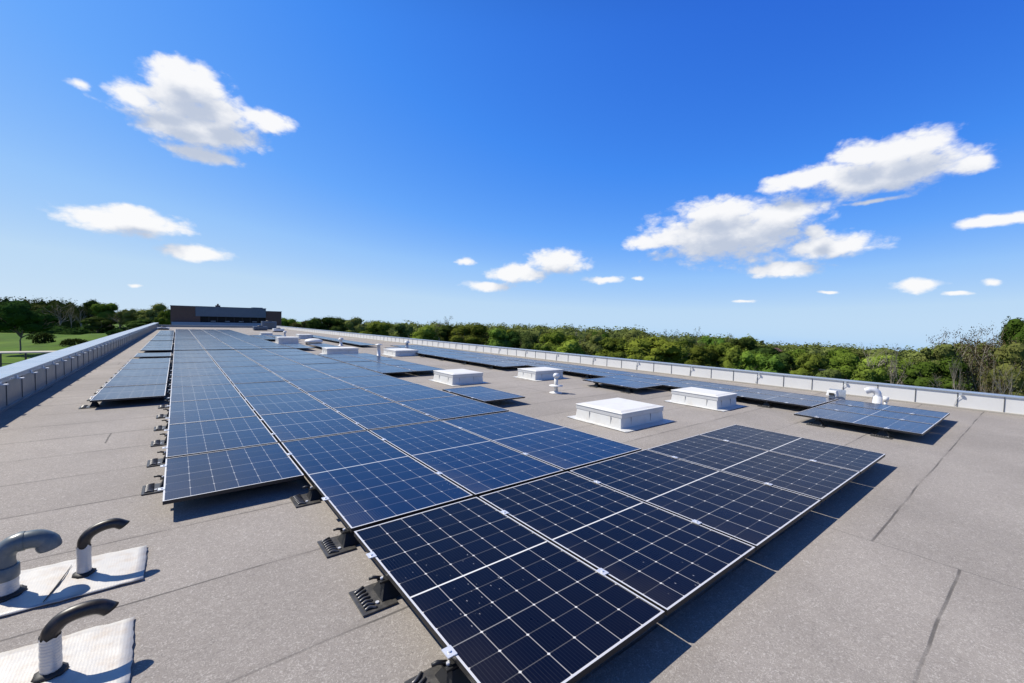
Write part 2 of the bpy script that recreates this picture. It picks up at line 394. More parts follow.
def box(bm, x0, x1, y0, y1, z0, z1, mi=0, top=None):
    """axis box; top = (dx, dy) inset of the top face"""
    a, b = top or (0, 0)
    v = [bm.verts.new(p) for p in ((x0, y0, z0), (x1, y0, z0), (x1, y1, z0), (x0, y1, z0), (x0 + a, y0 + b, z1), (x1 - a, y0 + b, z1), (x1 - a, y1 - b, z1), (x0 + a, y1 - b, z1))]
    fs = []
    for q in ((3, 2, 1, 0), (4, 5, 6, 7), (0, 1, 5, 4), (1, 2, 6, 5), (2, 3, 7, 6), (3, 0, 4, 7)):
        f = bm.faces.new([v[i] for i in q]); f.material_index = mi; fs.append(f)
    return fs


def bevel(bm, w=.005, seg=2):
    bmesh.ops.bevel(bm, geom=list(bm.edges), offset=w, segments=seg, affect='EDGES', profile=.6)


def tube(bm, pts, rads, n=16, cap=True, mi=0):
    pts = [Vector(p) for p in pts]; rings = []
    if isinstance(rads, (int, float)): rads = [rads] * len(pts)
    up = Vector((0, 1, 0)) if abs((pts[1] - pts[0]).normalized().y) < .9 else Vector((1, 0, 0))
    for i, p in enumerate(pts):
        d = (pts[min(i + 1, len(pts) - 1)] - pts[max(i - 1, 0)]).normalized()
        a = d.cross(up).normalized(); b_ = a.cross(d).normalized()
        rings.append([bm.verts.new(p + (a * math.cos(2 * math.pi * k / n) + b_ * math.sin(2 * math.pi * k / n)) * rads[i]) for k in range(n)])
    for r0, r1 in zip(rings, rings[1:]):
        for k in range(n):
            f = bm.faces.new((r0[k], r0[(k + 1) % n], r1[(k + 1) % n], r1[k])); f.material_index = mi; f.smooth = True
    if cap:
        bm.faces.new(rings[0][::-1]); bm.faces.new(rings[-1])
    return rings


def spline(pts, n=6):
    """Catmull-Rom through pts"""
    P = [Vector(p) for p in pts]; P = [2 * P[0] - P[1]] + P + [2 * P[-1] - P[-2]]; out = []
    for i in range(1, len(P) - 2):
        for k in range(n):
            s = k / n
            out.append(.5 * ((2 * P[i]) + (-P[i - 1] + P[i + 1]) * s + (2 * P[i - 1] - 5 * P[i] + 4 * P[i + 1] - P[i + 2]) * s * s + (-P[i - 1] + 3 * P[i] - 3 * P[i + 1] + P[i + 2]) * s ** 3))
    out.append(P[-2]); return out


# ------------------------------------------------------------------ ground and roof
def terr(x, y):
    z = -8 - .035 * max(0, x - 30)
    # grass mound on the left field
    z += 3.6 * math.exp(-(((x + 17) / 14) ** 2 + ((y - 175) / 26) ** 2))
    z += .8 * math.exp(-(((x + 62) / 30) ** 2 + ((y - 230) / 30) ** 2))
    return z


bm = bmesh.new()
xs = [-4000, -1500, -700, -350, -200] + [-150 + 8 * i for i in range(26)] + [62, 100, 160, 250, 400, 700, 1200, 2200, 4500]
ys = [-4000, -1500, -600, -250, -100, 0, 40] + [60 + 10 * i for i in range(26)] + [340, 420, 550, 800, 1300, 2300, 4500]
gv = [[bm.verts.new((x, y, terr(x, y))) for y in ys] for x in xs]
for i in range(len(xs) - 1):
    for j in range(len(ys) - 1):
        bm.faces.new((gv[i][j], gv[i + 1][j], gv[i + 1][j + 1], gv[i][j + 1])).smooth = True
structure('ground', bm, M_['ground'])


def xl(y): return -3.2 + .5 * y / 66
def xr(y): return 12.35 - 2.35 * (y + 3) / 69


Y0, Y1 = -12., 67.
bm = bmesh.new()
v = [bm.verts.new(p) for p in ((xl(Y0) - .2, Y0, 0), (xr(Y0) + .2, Y0, 0), (xr(Y1) + .2, Y1 + .2, 0), (xl(Y1) - .2, Y1 + .2, 0))]
f = bm.faces.new(v); ex = bmesh.ops.extrude_face_region(bm, geom=[f])
for e in ex['geom']:
    if isinstance(e, bmesh.types.BMVert): e.co.z = -9.2
bmesh.ops.recalc_face_normals(bm, faces=bm.faces)
structure('roof', bm, M_['roof'])

# patch of pavement behind the left parapet
bm = bmesh.new(); box(bm, -40, -9, 62, 74, -8.1, -7.96); structure('path', bm, M_['concrete'])


def strip(bm, fx, y0, y1, a0, a1, z0, z1, mi=0, n=1):
    """box that follows the slanted parapet line fx(y), between offsets a0..a1"""
    for k in range(n):
        ya, yb = y0 + (y1 - y0) * k / n, y0 + (y1 - y0) * (k + 1) / n
        v = [bm.verts.new(p) for p in ((fx(ya) + a0, ya, z0), (fx(ya) + a1, ya, z0), (fx(yb) + a1, yb, z0), (fx(yb) + a0, yb, z0),
                                       (fx(ya) + a0, ya, z1), (fx(ya) + a1, ya, z1), (fx(yb) + a1, yb, z1), (fx(yb) + a0, yb, z1))]
        for q in ((3, 2, 1, 0), (4, 5, 6, 7), (0, 1, 5, 4), (1, 2, 6, 5), (2, 3, 7, 6), (3, 0, 4, 7)):
            bm.faces.new([v[i] for i in q]).material_index = mi


# left parapet: shaded sheet-metal wall with a wide pale coping
lp = thing('parapet_wall', 'grey metal parapet wall with wide pale coping along the left roof edge', 'parapet', (0, 0, 0))
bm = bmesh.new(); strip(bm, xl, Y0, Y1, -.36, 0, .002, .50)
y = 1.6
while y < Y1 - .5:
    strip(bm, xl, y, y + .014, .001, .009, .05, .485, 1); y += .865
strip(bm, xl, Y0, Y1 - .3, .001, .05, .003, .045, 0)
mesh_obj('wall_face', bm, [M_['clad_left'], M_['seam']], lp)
bm = bmesh.new(); strip(bm, xl, Y0, Y1, -.42, .035, .503, .535); strip(bm, xl, Y0, Y1, .028, .036, .455, .502)
mesh_obj('coping', bm, M_['coping'], lp)
y = 2.0; bk = None
while y < 45:
    if bk is None:
        bm = bmesh.new(); box(bm, .0375, .12, -.05, .05, .44, .455); box(bm, .0375, .05, -.04, .04, .456, .50); bk = mesh_obj('bracket', bm, M_['white_metal'], lp)
        bk.location = (xl(y), y, 0)
    else:
        o = inst('bracket', bk.data, lp); o.location = (xl(y), y, 0)
    y += .865

# right parapet: white cladding with dark standing seams and a rail
rp = thing('parapet_wall', 'low white metal parapet wall with dark vertical joints along the right roof edge', 'parapet', (0, 0, 0))
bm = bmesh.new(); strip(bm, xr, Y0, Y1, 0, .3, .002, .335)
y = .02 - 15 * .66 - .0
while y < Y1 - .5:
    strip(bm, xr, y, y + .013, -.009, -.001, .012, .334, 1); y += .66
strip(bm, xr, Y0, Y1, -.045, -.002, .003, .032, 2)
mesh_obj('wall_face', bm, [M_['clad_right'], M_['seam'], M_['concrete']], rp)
bm = bmesh.new(); strip(bm, xr, Y0, Y1, -.02, .34, .338, .362)
mesh_obj('coping', bm, M_['coping'], rp)
y = -2.0; bk = None
while y < 30:
    bx = xr(y)
    if bk is None:
        bm = bmesh.new(); box(bm, -.05, -.022, -.022, .022, .295, .335); tube(bm, [(-.036, 0, .31), (-.022, .05, .2), (-.012, .09, .05)], .004, 6); bk = mesh_obj('bracket', bm, M_['rail'], rp)
        bk.location = (bx, y, 0)
    else:
        o = inst('bracket', bk.data, rp); o.location = (bx, y, 0)
    y += 1.98
# far parapet
ep = thing('parapet_wall', 'low blue-grey metal parapet at the far end of the roof in front of the brick building', 'parapet', (0, Y1, 0))
bm = bmesh.new(); box(bm, xl(Y1) - .3, xr(Y1) + .3, .002, .3, .003, .23); mesh_obj('wall_face', bm, M_['clad_left'], ep)
bm = bmesh.new(); box(bm, xl(Y1) - .34, xr(Y1) + .34, -.03, .34, .233, .255); mesh_obj('coping', bm, M_['coping'], ep)

# ------------------------------------------------------------------ solar panels
PZ = .15
panel_cache = {}


def ordn(i): return ('first', 'second', 'third', 'fourth', 'fifth', 'sixth', 'seventh', 'eighth', 'ninth', 'tenth', 'eleventh', 'twelfth', 'thirteenth', 'fourteenth', 'fifteenth', 'sixteenth', 'seventeenth', 'eighteenth', 'nineteenth', 'twentieth')[i]


def panel_mesh(wd, ln, vhalf, cm):
    k = (round(wd, 3), round(ln, 3), vhalf, cm)
    if k in panel_cache: return panel_cache[k]
    t_, d_ = .011, .030
    bm = bmesh.new()
    for a in ((0, wd, 0, t_), (0, wd, ln - t_, ln), (0, t_, t_, ln - t_), (wd - t_, wd, t_, ln - t_)):
        for f_ in box(bm, a[0], a[1], a[2], a[3], -d_, 0):
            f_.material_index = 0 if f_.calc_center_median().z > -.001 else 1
    fm = bpy.data.meshes.new('frame'); bm.normal_update(); bm.to_mesh(fm); bm.free(); fm.materials.append(M_['alu']); fm.materials.append(M_['frame_side'])
    bm = bmesh.new(); u = bm.loops.layers.uv.new('UVMap')
    fs = box(bm, t_ + .0005, wd - t_ - .0005, t_ + .0005, ln - t_ - .0005, -.012, -.003)
    for f_ in fs:
        for l in f_.loops:
            a = (l.vert.co.x - t_) / (wd - 2 * t_); b_ = (ln - t_ - l.vert.co.y) / (ln - 2 * t_)
            a = .0 + a * 6.0
            l[u].uv = (a, (b_ * 12) if not vhalf else 6.1 + b_ * 5.9)
    gm = bpy.data.meshes.new('cell_glass'); bm.normal_update(); bm.to_mesh(gm); bm.free(); gm.materials.append(M_[cm])
    panel_cache[k] = (fm, gm); return fm, gm


bm = bmesh.new(); box(bm, -.036, .011, -.03, .03, .0015, .006); tube(bm, [(-.0125, 0, .007), (-.0125, 0, .012)], .008, 8)
clamp_me = bpy.data.meshes.new('clamp'); bm.normal_update(); bm.to_mesh(clamp_me); bm.free(); clamp_me.materials.append(M_['clamp'])
rnd = random.Random(3)


def panel(x0, x1, y0, y1, label, group, gap=.013, clamps=(.24, .79), half=False, wob=.0022):
    wd, ln = x1 - x0 - 2 * gap, y1 - y0 - .016
    o = thing('solar_panel', label, 'solar panel', (x0 + gap, y0 + .008, PZ + rnd.uniform(-.002, .002)), 0, group)
    o.rotation_euler = (rnd.uniform(-wob, wob), rnd.uniform(-wob, wob), 0)
    fm, gm = panel_mesh(wd, ln, half, 'cells' if y1 < 1.8 and x1 < 6 else 'cells_reflect_blue')
    inst('frame', fm, o); inst('cell_glass', gm, o)
    for c_ in clamps:
        k = inst('clamp', clamp_me, o); k.location = (0, ln * c_, 0)
    return o


XC = [-1.04, 0., 1.03, 2.108, 3.416, 4.63, 5.73]
NEAR = [0, 1.754, 4.34, 6.01, 7.84]
MID = [7.84 + 1.82 * k for k in range(8)]
FAR = [20.95 + 1.82 * k for k in range(18)]
CN = ['leftmost column', 'second column from the left', 'third column from the left', 'fourth column from the left', 'fifth column', 'rightmost column']
G = 'solar panels in rows on the flat roof'
bm = None
panel(XC[0], XC[1], 3.07, 4.335, 'half-length solar panel at the near end of the leftmost column, overhanging its shadow', G, half=True)
FR = ['leftmost near panel in the front row, cut by the bottom edge of the photo, with droppings', 'second panel of the front row, between the two nearest panels of the large array', 'middle panel of the five in the front row of the large array', 'fourth panel of the five in the front row, left of the end one', 'rightmost panel of the front row, its far corner nearest the white skylight']
for c in range(5):
    lab = ['dark solar panel at the near left corner of the array, leftmost of the front row', 'dark solar panel with bird droppings, second from the left in the front row', 'blue solar panel in the middle of the five forming the front row', 'blue solar panel, fourth of the front row, left of the end panel', 'blue solar panel at the right end of the front row'][c]
    panel(XC[c + 1], XC[c + 2], NEAR[0], NEAR[1] - .0, lab, G)
for c in range(1, 4):
    panel(XC[c], XC[c + 1], NEAR[1] + .04, NEAR[2] - .005, ['', 'long solar panel in second row from the near end, beside the half-length panel', 'long solar panel in second row, middle of the three', 'long solar panel in second row, right end, nearest the big white skylight'][c], G)
for r_ in range(2, 4):
    for c in range(4):
        panel(XC[c], XC[c + 1], NEAR[r_] + (.03 if r_ == 2 else .004), NEAR[r_ + 1], f'blue solar panel, {CN[c]}, {ordn(r_)} row from the near end', G)
for r_ in range(7):
    for c in range(4):
        panel(XC[c], XC[c + 1], MID[r_], MID[r_ + 1], f'pale blue solar panel, {CN[c]}, {ordn(r_ + 4)} row from the near end', G, clamps=(.24, .79) if r_ < 3 else ())
for r_ in range(17):
    for c in range(4):
        panel(XC[c], XC[c + 1], FAR[r_], FAR[r_ + 1], f'distant solar panel, {CN[c]}, {ordn(r_)} row beyond the dark cross gap', G, clamps=())
# narrow strip beside the left walkway
G2 = 'solar panels in the narrow strip beside the left parapet'
rr_ = 0
for y0, n in ((8.62, 5), (17.85, 1), (21.1, 4), (29.1, 4), (36.9, 6)):
    st = 1.68 if y0 < 17 else 1.82
    for k in range(n):
        panel(-2.08, -1.09, y0 + st * k, y0 + st * (k + 1), f'solar panel in the narrow strip nearest the left parapet, {ordn(rr_)} from its near end', G2, clamps=(.25, .75) if rr_ < 5 else ()); rr_ += 1
# pieces to the right of the main array
panel(3.50, 4.50, 5.24, 6.84, 'lone solar panel jutting out on the right of the array, before the small skylight', 'single solar panels right of the array')
k_ = 0
for c, (a, b_) in enumerate(((3.45, 4.44), (4.45, 5.43))):
    for r_ in range(4):
        panel(a, b_, 10.05 + 1.72 * r_, 10.05 + 1.72 * (r_ + 1), f'pale solar panel in block behind small skylight, {("left", "right")[c]} column, {ordn(r_)} row', 'block of solar panels behind the small skylight', clamps=(.25, .75) if r_ < 2 else ())
for c, (a, b_) in enumerate(((3.45, 4.35), (4.75, 5.7))):
    for r_ in range(2):
        panel(a, b_, 20.95 + 1.8 * r_, 20.95 + 1.8 * (r_ + 1), f'{("nearer", "farther")[r_]} distant solar panel right of the array beyond cross gap, {("left", "right")[c]} column', 'distant solar panels right of the array', clamps=())
for c, (a, b_) in enumerate(((3.45, 4.45), (4.6, 5.6))):
    for r_ in range(4):
        panel(a, b_, 30 + 1.8 * r_, 30 + 1.8 * (r_ + 1), f'far solar panel past the distant skylight, {("left", "right")[c]} column, {ordn(r_)} row back', 'far solar panels past the distant skylight', clamps=())
# strip along the right parapet
G3 = 'solar panels in the strip along the right parapet'
RX = [7.48, 8.56, 9.39, 10.22]
for c in range(3):
    panel(RX[c], RX[c + 1], -.08, 1.56, ('solar panel at the near left corner of the right-hand strip, jutting toward the walkway', 'middle solar panel of the three at the near end of the right-hand strip', 'near end solar panel of the right-hand strip closest to the white parapet')[c], G3)
for r_ in range(12):
    for c in (1, 2):
        y0 = 1.6 + 1.7 * r_
        panel(RX[c], RX[c + 1], y0, y0 + 1.7, f'solar panel in the right-hand strip, {("", "walkway", "parapet")[c]} side, {ordn(r_)} behind the end row', G3, clamps=(.25, .75) if r_ < 7 else ())
panel(7.46, 8.55, 4.75, 6.45, 'single solar panel jutting left from the right-hand strip beside the white skylights', G3)
for r_ in range(6):
    panel(7.5, 8.55, 9.95 + 1.7 * r_, 9.95 + 1.7 * (r_ + 1), f'solar panel in extra left column of right-hand strip, {ordn(r_)} back', G3, clamps=(.25, .75) if r_ < 3 else ())
for r_ in range(8):
    panel(7.1 - .0 * r_, 8.1, 22.6 + 1.8 * r_, 22.6 + 1.8 * (r_ + 1), f'distant solar panel in the far continuation of the right-hand strip, {ordn(r_)} back', G3, clamps=())

# ------------------------------------------------------------------ mounting feet
def foot_parts(root):
    bm = bmesh.new(); box(bm, 0, .20, 0, .25, .004, .012); bevel(bm, .002, 1); mesh_obj('base_plate', bm, M_['foot'], root)
    bm = bmesh.new()
    box(bm, .125, .24, .05, .20, .0125, .085, 0, (.03, .045)); box(bm, .13, .30, .10, .15, .086, .098)
    tube(bm, [(.15, .135, .105), (.11, .15, .112), (.085, .155, .108)], [.009, .010, .008], 8)
    mesh_obj('bracket', bm, M_['black'], root)
    bm = bmesh.new()
    for k in range(7):
        y = .035 + k * .03; s = (k - 3) * .006
        tube(bm, spline([(.022, y, .0135), (.05, y + .004, .022), (.078, y + s + .01, .016), (.084, y + s + .012, .0135)], 3), .0075, 6)
    mesh_obj('louvre', bm, M_['rib'], root)
    bm = bmesh.new(); tube(bm, [(.15, .125, .099), (.15, .125, .112)], .009, 8); tube(bm, [(.10, .06, .013), (.10, .06, .02)], .011, 8); mesh_obj('bolt', bm, M_['clamp'], root)


first = None


def foot(x, y, label, group, sc=1.):
    global first
    if first is None:
        first = thing('mounting_foot', label, 'mounting foot', (x, y, 0), 0, group); foot_parts(first); return first
    r_ = first.copy(); COL.objects.link(r_); r_.location = (x, y, 0); r_['label'] = label; r_['group'] = group
    for ch in first.children:
        c_ = ch.copy(); COL.objects.link(c_); c_.parent = r_
    return r_


GF = 'black mounting feet on the left side of the array'
fl = ['black mounting foot under the nearest left panel edge, cut by the bottom of the photo', 'black louvred mounting foot beside the near end of the front left panel, fully in view', 'black mounting foot at the dark gap between first and second panel rows', 'black mounting foot in the inner corner beside the shadow of the half-length panel']
for y, l in zip((.30, 1.07, 1.78, 2.72), fl): foot(-.155, y, l, GF)
k = 0; y = 3.75
while y < 20.3:
    foot(-1.19, y, f'small black mounting foot left of the leftmost column, {ordn(k)} from near end', GF); y += .88; k += 1
k = 0; y = 8.75
while y < 16.9:
    foot(-2.22, y, f'small black mounting foot left of the narrow strip, {ordn(k)} from near end', 'black mounting feet of the narrow strip'); y += .84; k += 1
k = 0
for x, y in [(7.44, .25), (7.44, 1.1), (7.43, 4.95), (7.43, 5.95)] + [(8.50, 2.3 + 1.7 * i) for i in range(2)] + [(8.50, 7.2 + 1.7 * i) for i in range(2)] + [(7.44, 10.6 + 1.7 * i) for i in range(4)]:
    foot(x, y, f'black mounting foot under left edge of right-hand strip, {ordn(k)} from near end', 'black mounting feet of the right-hand strip'); k += 1

# ------------------------------------------------------------------ skylights
def skylight(x0, x1, y0, y1, h, label, flash=.14):
    cx_, cy_ = (x0 + x1) / 2, (y0 + y1) / 2; a, b_ = (x1 - x0) / 2, (y1 - y0) / 2
    o = thing('skylight', label, 'skylight', (cx_, cy_, 0), 0, 'white skylights on the roof')
    bm = bmesh.new(); box(bm, -a - flash * .6, a + flash * .6, -b_ - flash, b_ + flash * .7, .004, .010)
    bmesh.ops.subdivide_edges(bm, edges=list(bm.edges), cuts=6, use_grid_fill=True)
    rr = random.Random(int(x0 * 100))
    for v in bm.verts:
        v.co.x += rr.uniform(-.012, .012); v.co.y += rr.uniform(-.012, .012); v.co.z += rr.uniform(0, .004)
    mesh_obj('flashing', bm, M_['white_side'], o)
    hc = h * .62
    bm = bmesh.new(); box(bm, -a + .0, a - .0, -b_ + .012, b_ - .012, .002, hc, 0, (.018, .018)); bevel(bm, .008, 2)
    # corner tape and vertical laps of the curb membrane
    mesh_obj('curb', bm, M_['white_side'], o)
    bm = bmesh.new()
    for q in (-.55, .35):
        box(bm, -a + .004, -a + .02, q * b_, q * b_ + .004, .012, hc - .004)
        box(bm, q * a, q * a + .004, -b_ + .016, -b_ + .03, .012, hc - .004)
    mesh_obj('lap_joint', bm, M_['lap'], o)
    bm = bmesh.new(); box(bm, -a + .012, a - .012, -b_ + .012, b_ - .012, hc + .002, hc + (h - hc) * .62); bevel(bm, .006, 2)
    rim = mesh_obj('lid_rim', bm, M_['lid_edge'], o)
    bm = bmesh.new(); box(bm, -a + .002, a - .002, -b_ + .002, b_ - .002, hc + (h - hc) * .62 + .002, h - .02, 0); bevel(bm, .01, 3); box(bm, -a + .06, a - .06, -b_ + .06, b_ - .06, h - .0195, h - .006, 0, (.05, .05))
    mesh_obj('lid', bm, M_['white'], o)
    return o


skylight(4.42, 5.58, 2.86, 3.84, .27, 'largest and nearest white skylight box with flashing on the roof, right of the array')
skylight(7.34, 8.18, 2.80, 3.82, .28, 'white skylight box in front of the right-hand panel strip, right of the largest one')
skylight(4.48, 5.42, 8.06, 9.10, .29, 'white skylight box behind the lone jutting panel')
skylight(6.95, 8.06, 7.72, 8.55, .28, 'white skylight box beside the mushroom vent, against the right-hand strip')
skylight(4.15, 5.52, 18.15, 19.0, .31, 'distant white skylight box right of the far blue panels, left of the thin post')
skylight(6.55, 7.65, 16.5, 17.9, .28, 'distant white skylight box just right of the thin white post')
skylight(3.75, 4.85, 26.9, 27.9, .42, 'far white skylight box by the array, left of the domed fan')
skylight(4.7, 5.6, 40.5, 41.3, .22, 'very far white skylight box near the building')
skylight(6.2, 7.2, 33.5, 34.6, .34, 'far white skylight box right of the domed unit')
# domed roof fan
o = thing('roof_fan', 'cream domed roof fan on a dark curb, far right of the array', 'roof fan', (5.4, 25.7, 0))
bm = bmesh.new(); box(bm, -.36, .36, -.36, .36, .002, .14); mesh_obj('curb', bm, M_['dark_steel'], o)
bm = bmesh.new(); prof = [(.30, .142), (.47, .16), (.5, .22), (.44, .31), (.27, .37), (.08, .39), (.01, .391)]
tube(bm, [(0, 0, z) for r_, z in prof], [r_ for r_, z in prof], 24); mesh_obj('hood', bm, M_['white'], o)
# cluttered units near the far end
for i, (x, y, a, h, mt, lab) in enumerate(((6.6, 55, .7, .45, 'slate_metal', 'far blue-grey box-shaped rooftop unit in front of the right brick end'), (7.6, 50, .5, .35, 'white_metal', 'far pale box-shaped rooftop unit right of the array end'), (-2.0, 55, .5, .25, 'white_metal', 'far small pale rooftop box at the end of the narrow panel strip'), (8.2, 60, .8, 1.0, 'slate_metal', 'far blue-grey rooftop unit at the right end of the far parapet'))):
    o = thing('rooftop_unit', lab, 'rooftop unit', (x, y, 0))
    bm = bmesh.new(); box(bm, -a, a, -.5, .5, .1, h); bevel(bm, .03, 2); mesh_obj('casing', bm, M_[mt], o)
    bm = bmesh.new(); box(bm, -a * .9, a * .9, -.45, .45, .002, .098); mesh_obj('plinth', bm, M_['dark_steel'], o)
    bm = bmesh.new(); tube(bm, [(0, 0, h + .002), (0, 0, h + .1)], [a * .45, a * .4], 16); mesh_obj('fan_cowl', bm, M_['dark_steel'], o)
    bm = bmesh.new()
    for k in range(4): box(bm, -a * .7, a * .7, -.515, -.502, .2 + k * (h - .35) / 4, .2 + (k + .55) * (h - .35) / 4)
    mesh_obj('louvre', bm, M_['seam'], o)

# ------------------------------------------------------------------ vents
def lathe(bm, prof, n=20, c=(0, 0)): tube(bm, [(c[0], c[1], z) for r_, z in prof], [r_ for r_, z in prof], n)


o = thing('vent_pipe', 'white mushroom vent pipe with two flat flanges and round head, between the skylights', 'vent', (5.97, 5.9, 0))
bm = bmesh.new(); lathe(bm, [(.15, .003), (.15, .012), (.055, .03), (.048, .05)]); mesh_obj('base_flange', bm, M_['white'], o)
bm = bmesh.new(); lathe(bm, [(.046, .051), (.044, .36)]); mesh_obj('pipe', bm, M_['white_side'], o)
bm = bmesh.new(); lathe(bm, [(.056, .155), (.16, .165), (.16, .178), (.056, .19)]); mesh_obj('flange', bm, M_['white'], o)
bm = bmesh.new(); lathe(bm, [(.045, .361), (.068, .37), (.078, .405), (.066, .44), (.036, .462), (.008, .467)]); mesh_obj('head', bm, M_['white_metal'], o)
o = thing('vent_pipe', 'thin tall white vent post standing among the far panels and skylights', 'vent', (5.83, 16.56, 0))
bm = bmesh.new(); lathe(bm, [(.2, .003), (.2, .02), (.075, .04), (.07, .5), (.11, .51), (.11, .55), (.01, .57)]); mesh_obj('pipe', bm, M_['white_metal'], o)
bm = bmesh.new(); lathe(bm, [(.112, .505), (.16, .515), (.16, .53), (.112, .54)]); mesh_obj('cap_rim', bm, M_['white'], o)
for i, (x, y) in enumerate(((6.6, 24.5), (5.9, 37), (8.9, 20.5))):
    o = thing('vent_pipe', ('distant short white vent pipe left of the far end of the right-hand strip', 'very distant white vent pipe beyond the domed fan', 'distant white vent pipe on the bare roof near the right parapet')[i], 'vent', (x, y, 0))
    bm = bmesh.new(); lathe(bm, [(.18, .003), (.18, .02), (.08, .04), (.075, .36), (.13, .37), (.12, .45), (.01, .48)]); mesh_obj('pipe', bm, M_['white_metal'], o)
    bm = bmesh.new(); lathe(bm, [(.132, .365), (.17, .375), (.17, .39), (.132, .4)]); mesh_obj('cap_rim', bm, M_['white'], o)
# two hooded vents by the right parapet
o = thing('hooded_vent', 'white box vent with dark side opening and metal plate behind the right-hand strip', 'vent', (10.47, 1.78, 0))
bm = bmesh.new(); lathe(bm, [(.12, .003), (.12, .015), (.07, .03), (.065, .16)]); mesh_obj('pipe', bm, M_['white_metal'], o)
bm = bmesh.new(); box(bm, -.10, .10, -.10, .10, .162, .28, 0, (.03, .02)); bevel(bm, .012, 2); mesh_obj('hood', bm, M_['white'], o)
bm = bmesh.new(); box(bm, -.108, -.099, -.06, .04, .18, .235); mesh_obj('opening', bm, M_['dark_gap'], o)
bm = bmesh.new(); box(bm, .14, .16, -.2, .1, .003, .30); mesh_obj('back_plate', bm, M_['rail'], o)
o = thing('hooded_vent', 'white pipe vent with rounded blue-white hood facing left, nearest the right parapet', 'vent', (11.1, 1.13, 0))
bm = bmesh.new(); lathe(bm, [(.14, .003), (.14, .015), (.085, .03), (.08, .2)]); mesh_obj('pipe', bm, M_['white_metal'], o)
bm = bmesh.new(); tube(bm, spline([(0, 0, .17), (.0, 0, .25), (-.015, .05, .31), (-.035, .13, .315), (-.05, .2, .28)], 5), [.066] * 15 + [.07] * 6, 18, cap=False); mesh_obj('hood', bm, M_['white_metal'], o)
bm = bmesh.new(); tube(bm, [(-.0475, .188, .283), (-.049, .194, .281)], .064, 18); mesh_obj('opening', bm, M_['dark_gap'], o)
bm = bmesh.new(); tube(bm, [(-.11, -.16, .12), (-.11, -.16, .22)], [.05, .05], 12); tube(bm, [(-.11, -.16, .003), (-.11, -.16, .119)], .03, 10); mesh_obj('side_pipe', bm, M_['white'], o)

# foreground pipes and their flashings
def sheet(name, pts, label, wob=.004, seed=1):
    c = sum((Vector((*p, 0)) for p in pts), Vector()) / 4
    bm = bmesh.new(); n = 14; rr = random.Random(seed); P4 = [Vector((*p, 0)) for p in pts]
    vs = [[None] * (n + 1) for _ in range(n + 1)]
    for i in range(n + 1):
        for j in range(n + 1):
            s, t_ = i / n, j / n
            p = (P4[0] * (1 - s) + P4[1] * s) * (1 - t_) + (P4[3] * (1 - s) + P4[2] * s) * t_
            edge = i in (0, n) or j in (0, n)
            p = p + Vector((rr.uniform(-.004, .004), rr.uniform(-.004, .004), .006 + (rr.uniform(0, wob * 2) if edge else rr.uniform(0, wob))))
            vs[i][j] = bm.verts.new(p - c)
    for i in range(n):
        for j in range(n): bm.faces.new((vs[i][j], vs[i + 1][j], vs[i + 1][j + 1], vs[i][j + 1]))
    ret = bmesh.ops.extrude_face_region(bm, geom=list(bm.faces))
    for e in ret['geom']:
        if isinstance(e, bmesh.types.BMVert): e.co.z += .004
    bmesh.ops.recalc_face_normals(bm, faces=bm.faces)
    o = mesh_obj(name, bm, M_['foil'], smooth=True); o.location = c; return tag(o, label, 'flashing sheet', 'foil flashing sheets under the pipes')


s1 = sheet('flashing_sheet', [(-1.80, 2.18), (-1.10, 2.165), (-1.10, 2.645), (-1.80, 2.71)], 'pale rippled foil sheet under the grey pipe and the upper black hooked pipe', .0035, 2)
sheet('flashing_sheet', [(-1.80, 1.20), (-1.10, 1.24), (-1.115, 1.77), (-1.80, 1.83)], 'pale rippled foil sheet with brown stains at the bottom left corner', .0035, 5)
bm = bmesh.new(); tube(bm, [(0, 0, 0), (.03, .17, .002), (.04, .25, .003), (.055, .40, 0)], [.002, .005, .003, .001], 6)
crack = mesh_obj('tar_line', bm, M_['collar'], s1); crack.location = Vector((-1.515, 2.20, .0165)) - s1.location


def hooked(x, y, hw, pts, rad, label, seed):
    o = thing('hooked_vent_pipe', label, 'vent pipe', (x, y, 0), 0, 'hooked pipes at the left edge')
    rr = random.Random(seed)
    bm = bmesh.new()
    ring = tube(bm, [(0, 0, .012), (0, 0, .022), (0, 0, .03)], [rad * 1.75, rad * 1.6, rad * 1.1], 22)
    for v in bm.verts:
        q = 1 + rr.uniform(-.10, .14); v.co.x *= q; v.co.y *= q
    mesh_obj('collar', bm, M_['collar'], o)
    bm = bmesh.new(); zs = [.014 + hw * i / 12 for i in range(13)]
    tube(bm, [(0, 0, z) for z in zs], [rad * 1.12 * (1 + rr.uniform(-.025, .025)) for z in zs], 22, cap=False)
    top = max(v.co.z for v in bm.verts)
    for v in bm.verts:
        if v.co.z > top - .002: v.co.z += rr.uniform(-.012, .010)
    mesh_obj('foil_wrap', bm, M_['wrap'], o)
    bm = bmesh.new()
    P_ = spline(pts, 6); rd = [rad * (1 - .0 * i) for i in range(len(P_))]
    rg = tube(bm, P_, rd, 22, cap=False)
    # the mouth is cut on a slant and left open
    inner = tube(bm, P_[len(P_) // 2:], [rad * .82] * (len(P_) - len(P_) // 2), 22, cap=False)
    for a_, b_ in zip(range(22), range(1, 23)):
        bm.faces.new((rg[-1][a_], rg[-1][b_ % 22], inner[-1][b_ % 22], inner[-1][a_]))
    for ri in (rg, inner):
        d = (P_[-1] - P_[-2]).normalized(); upv = Vector((0, 0, 1)) - d * d.z
        for v in ri[-1]:
            v.co += d * (.4 * (v.co - P_[-1]).dot(upv.normalized()))
    mesh_obj('hook', bm, M_['rubber'], o)
    return o


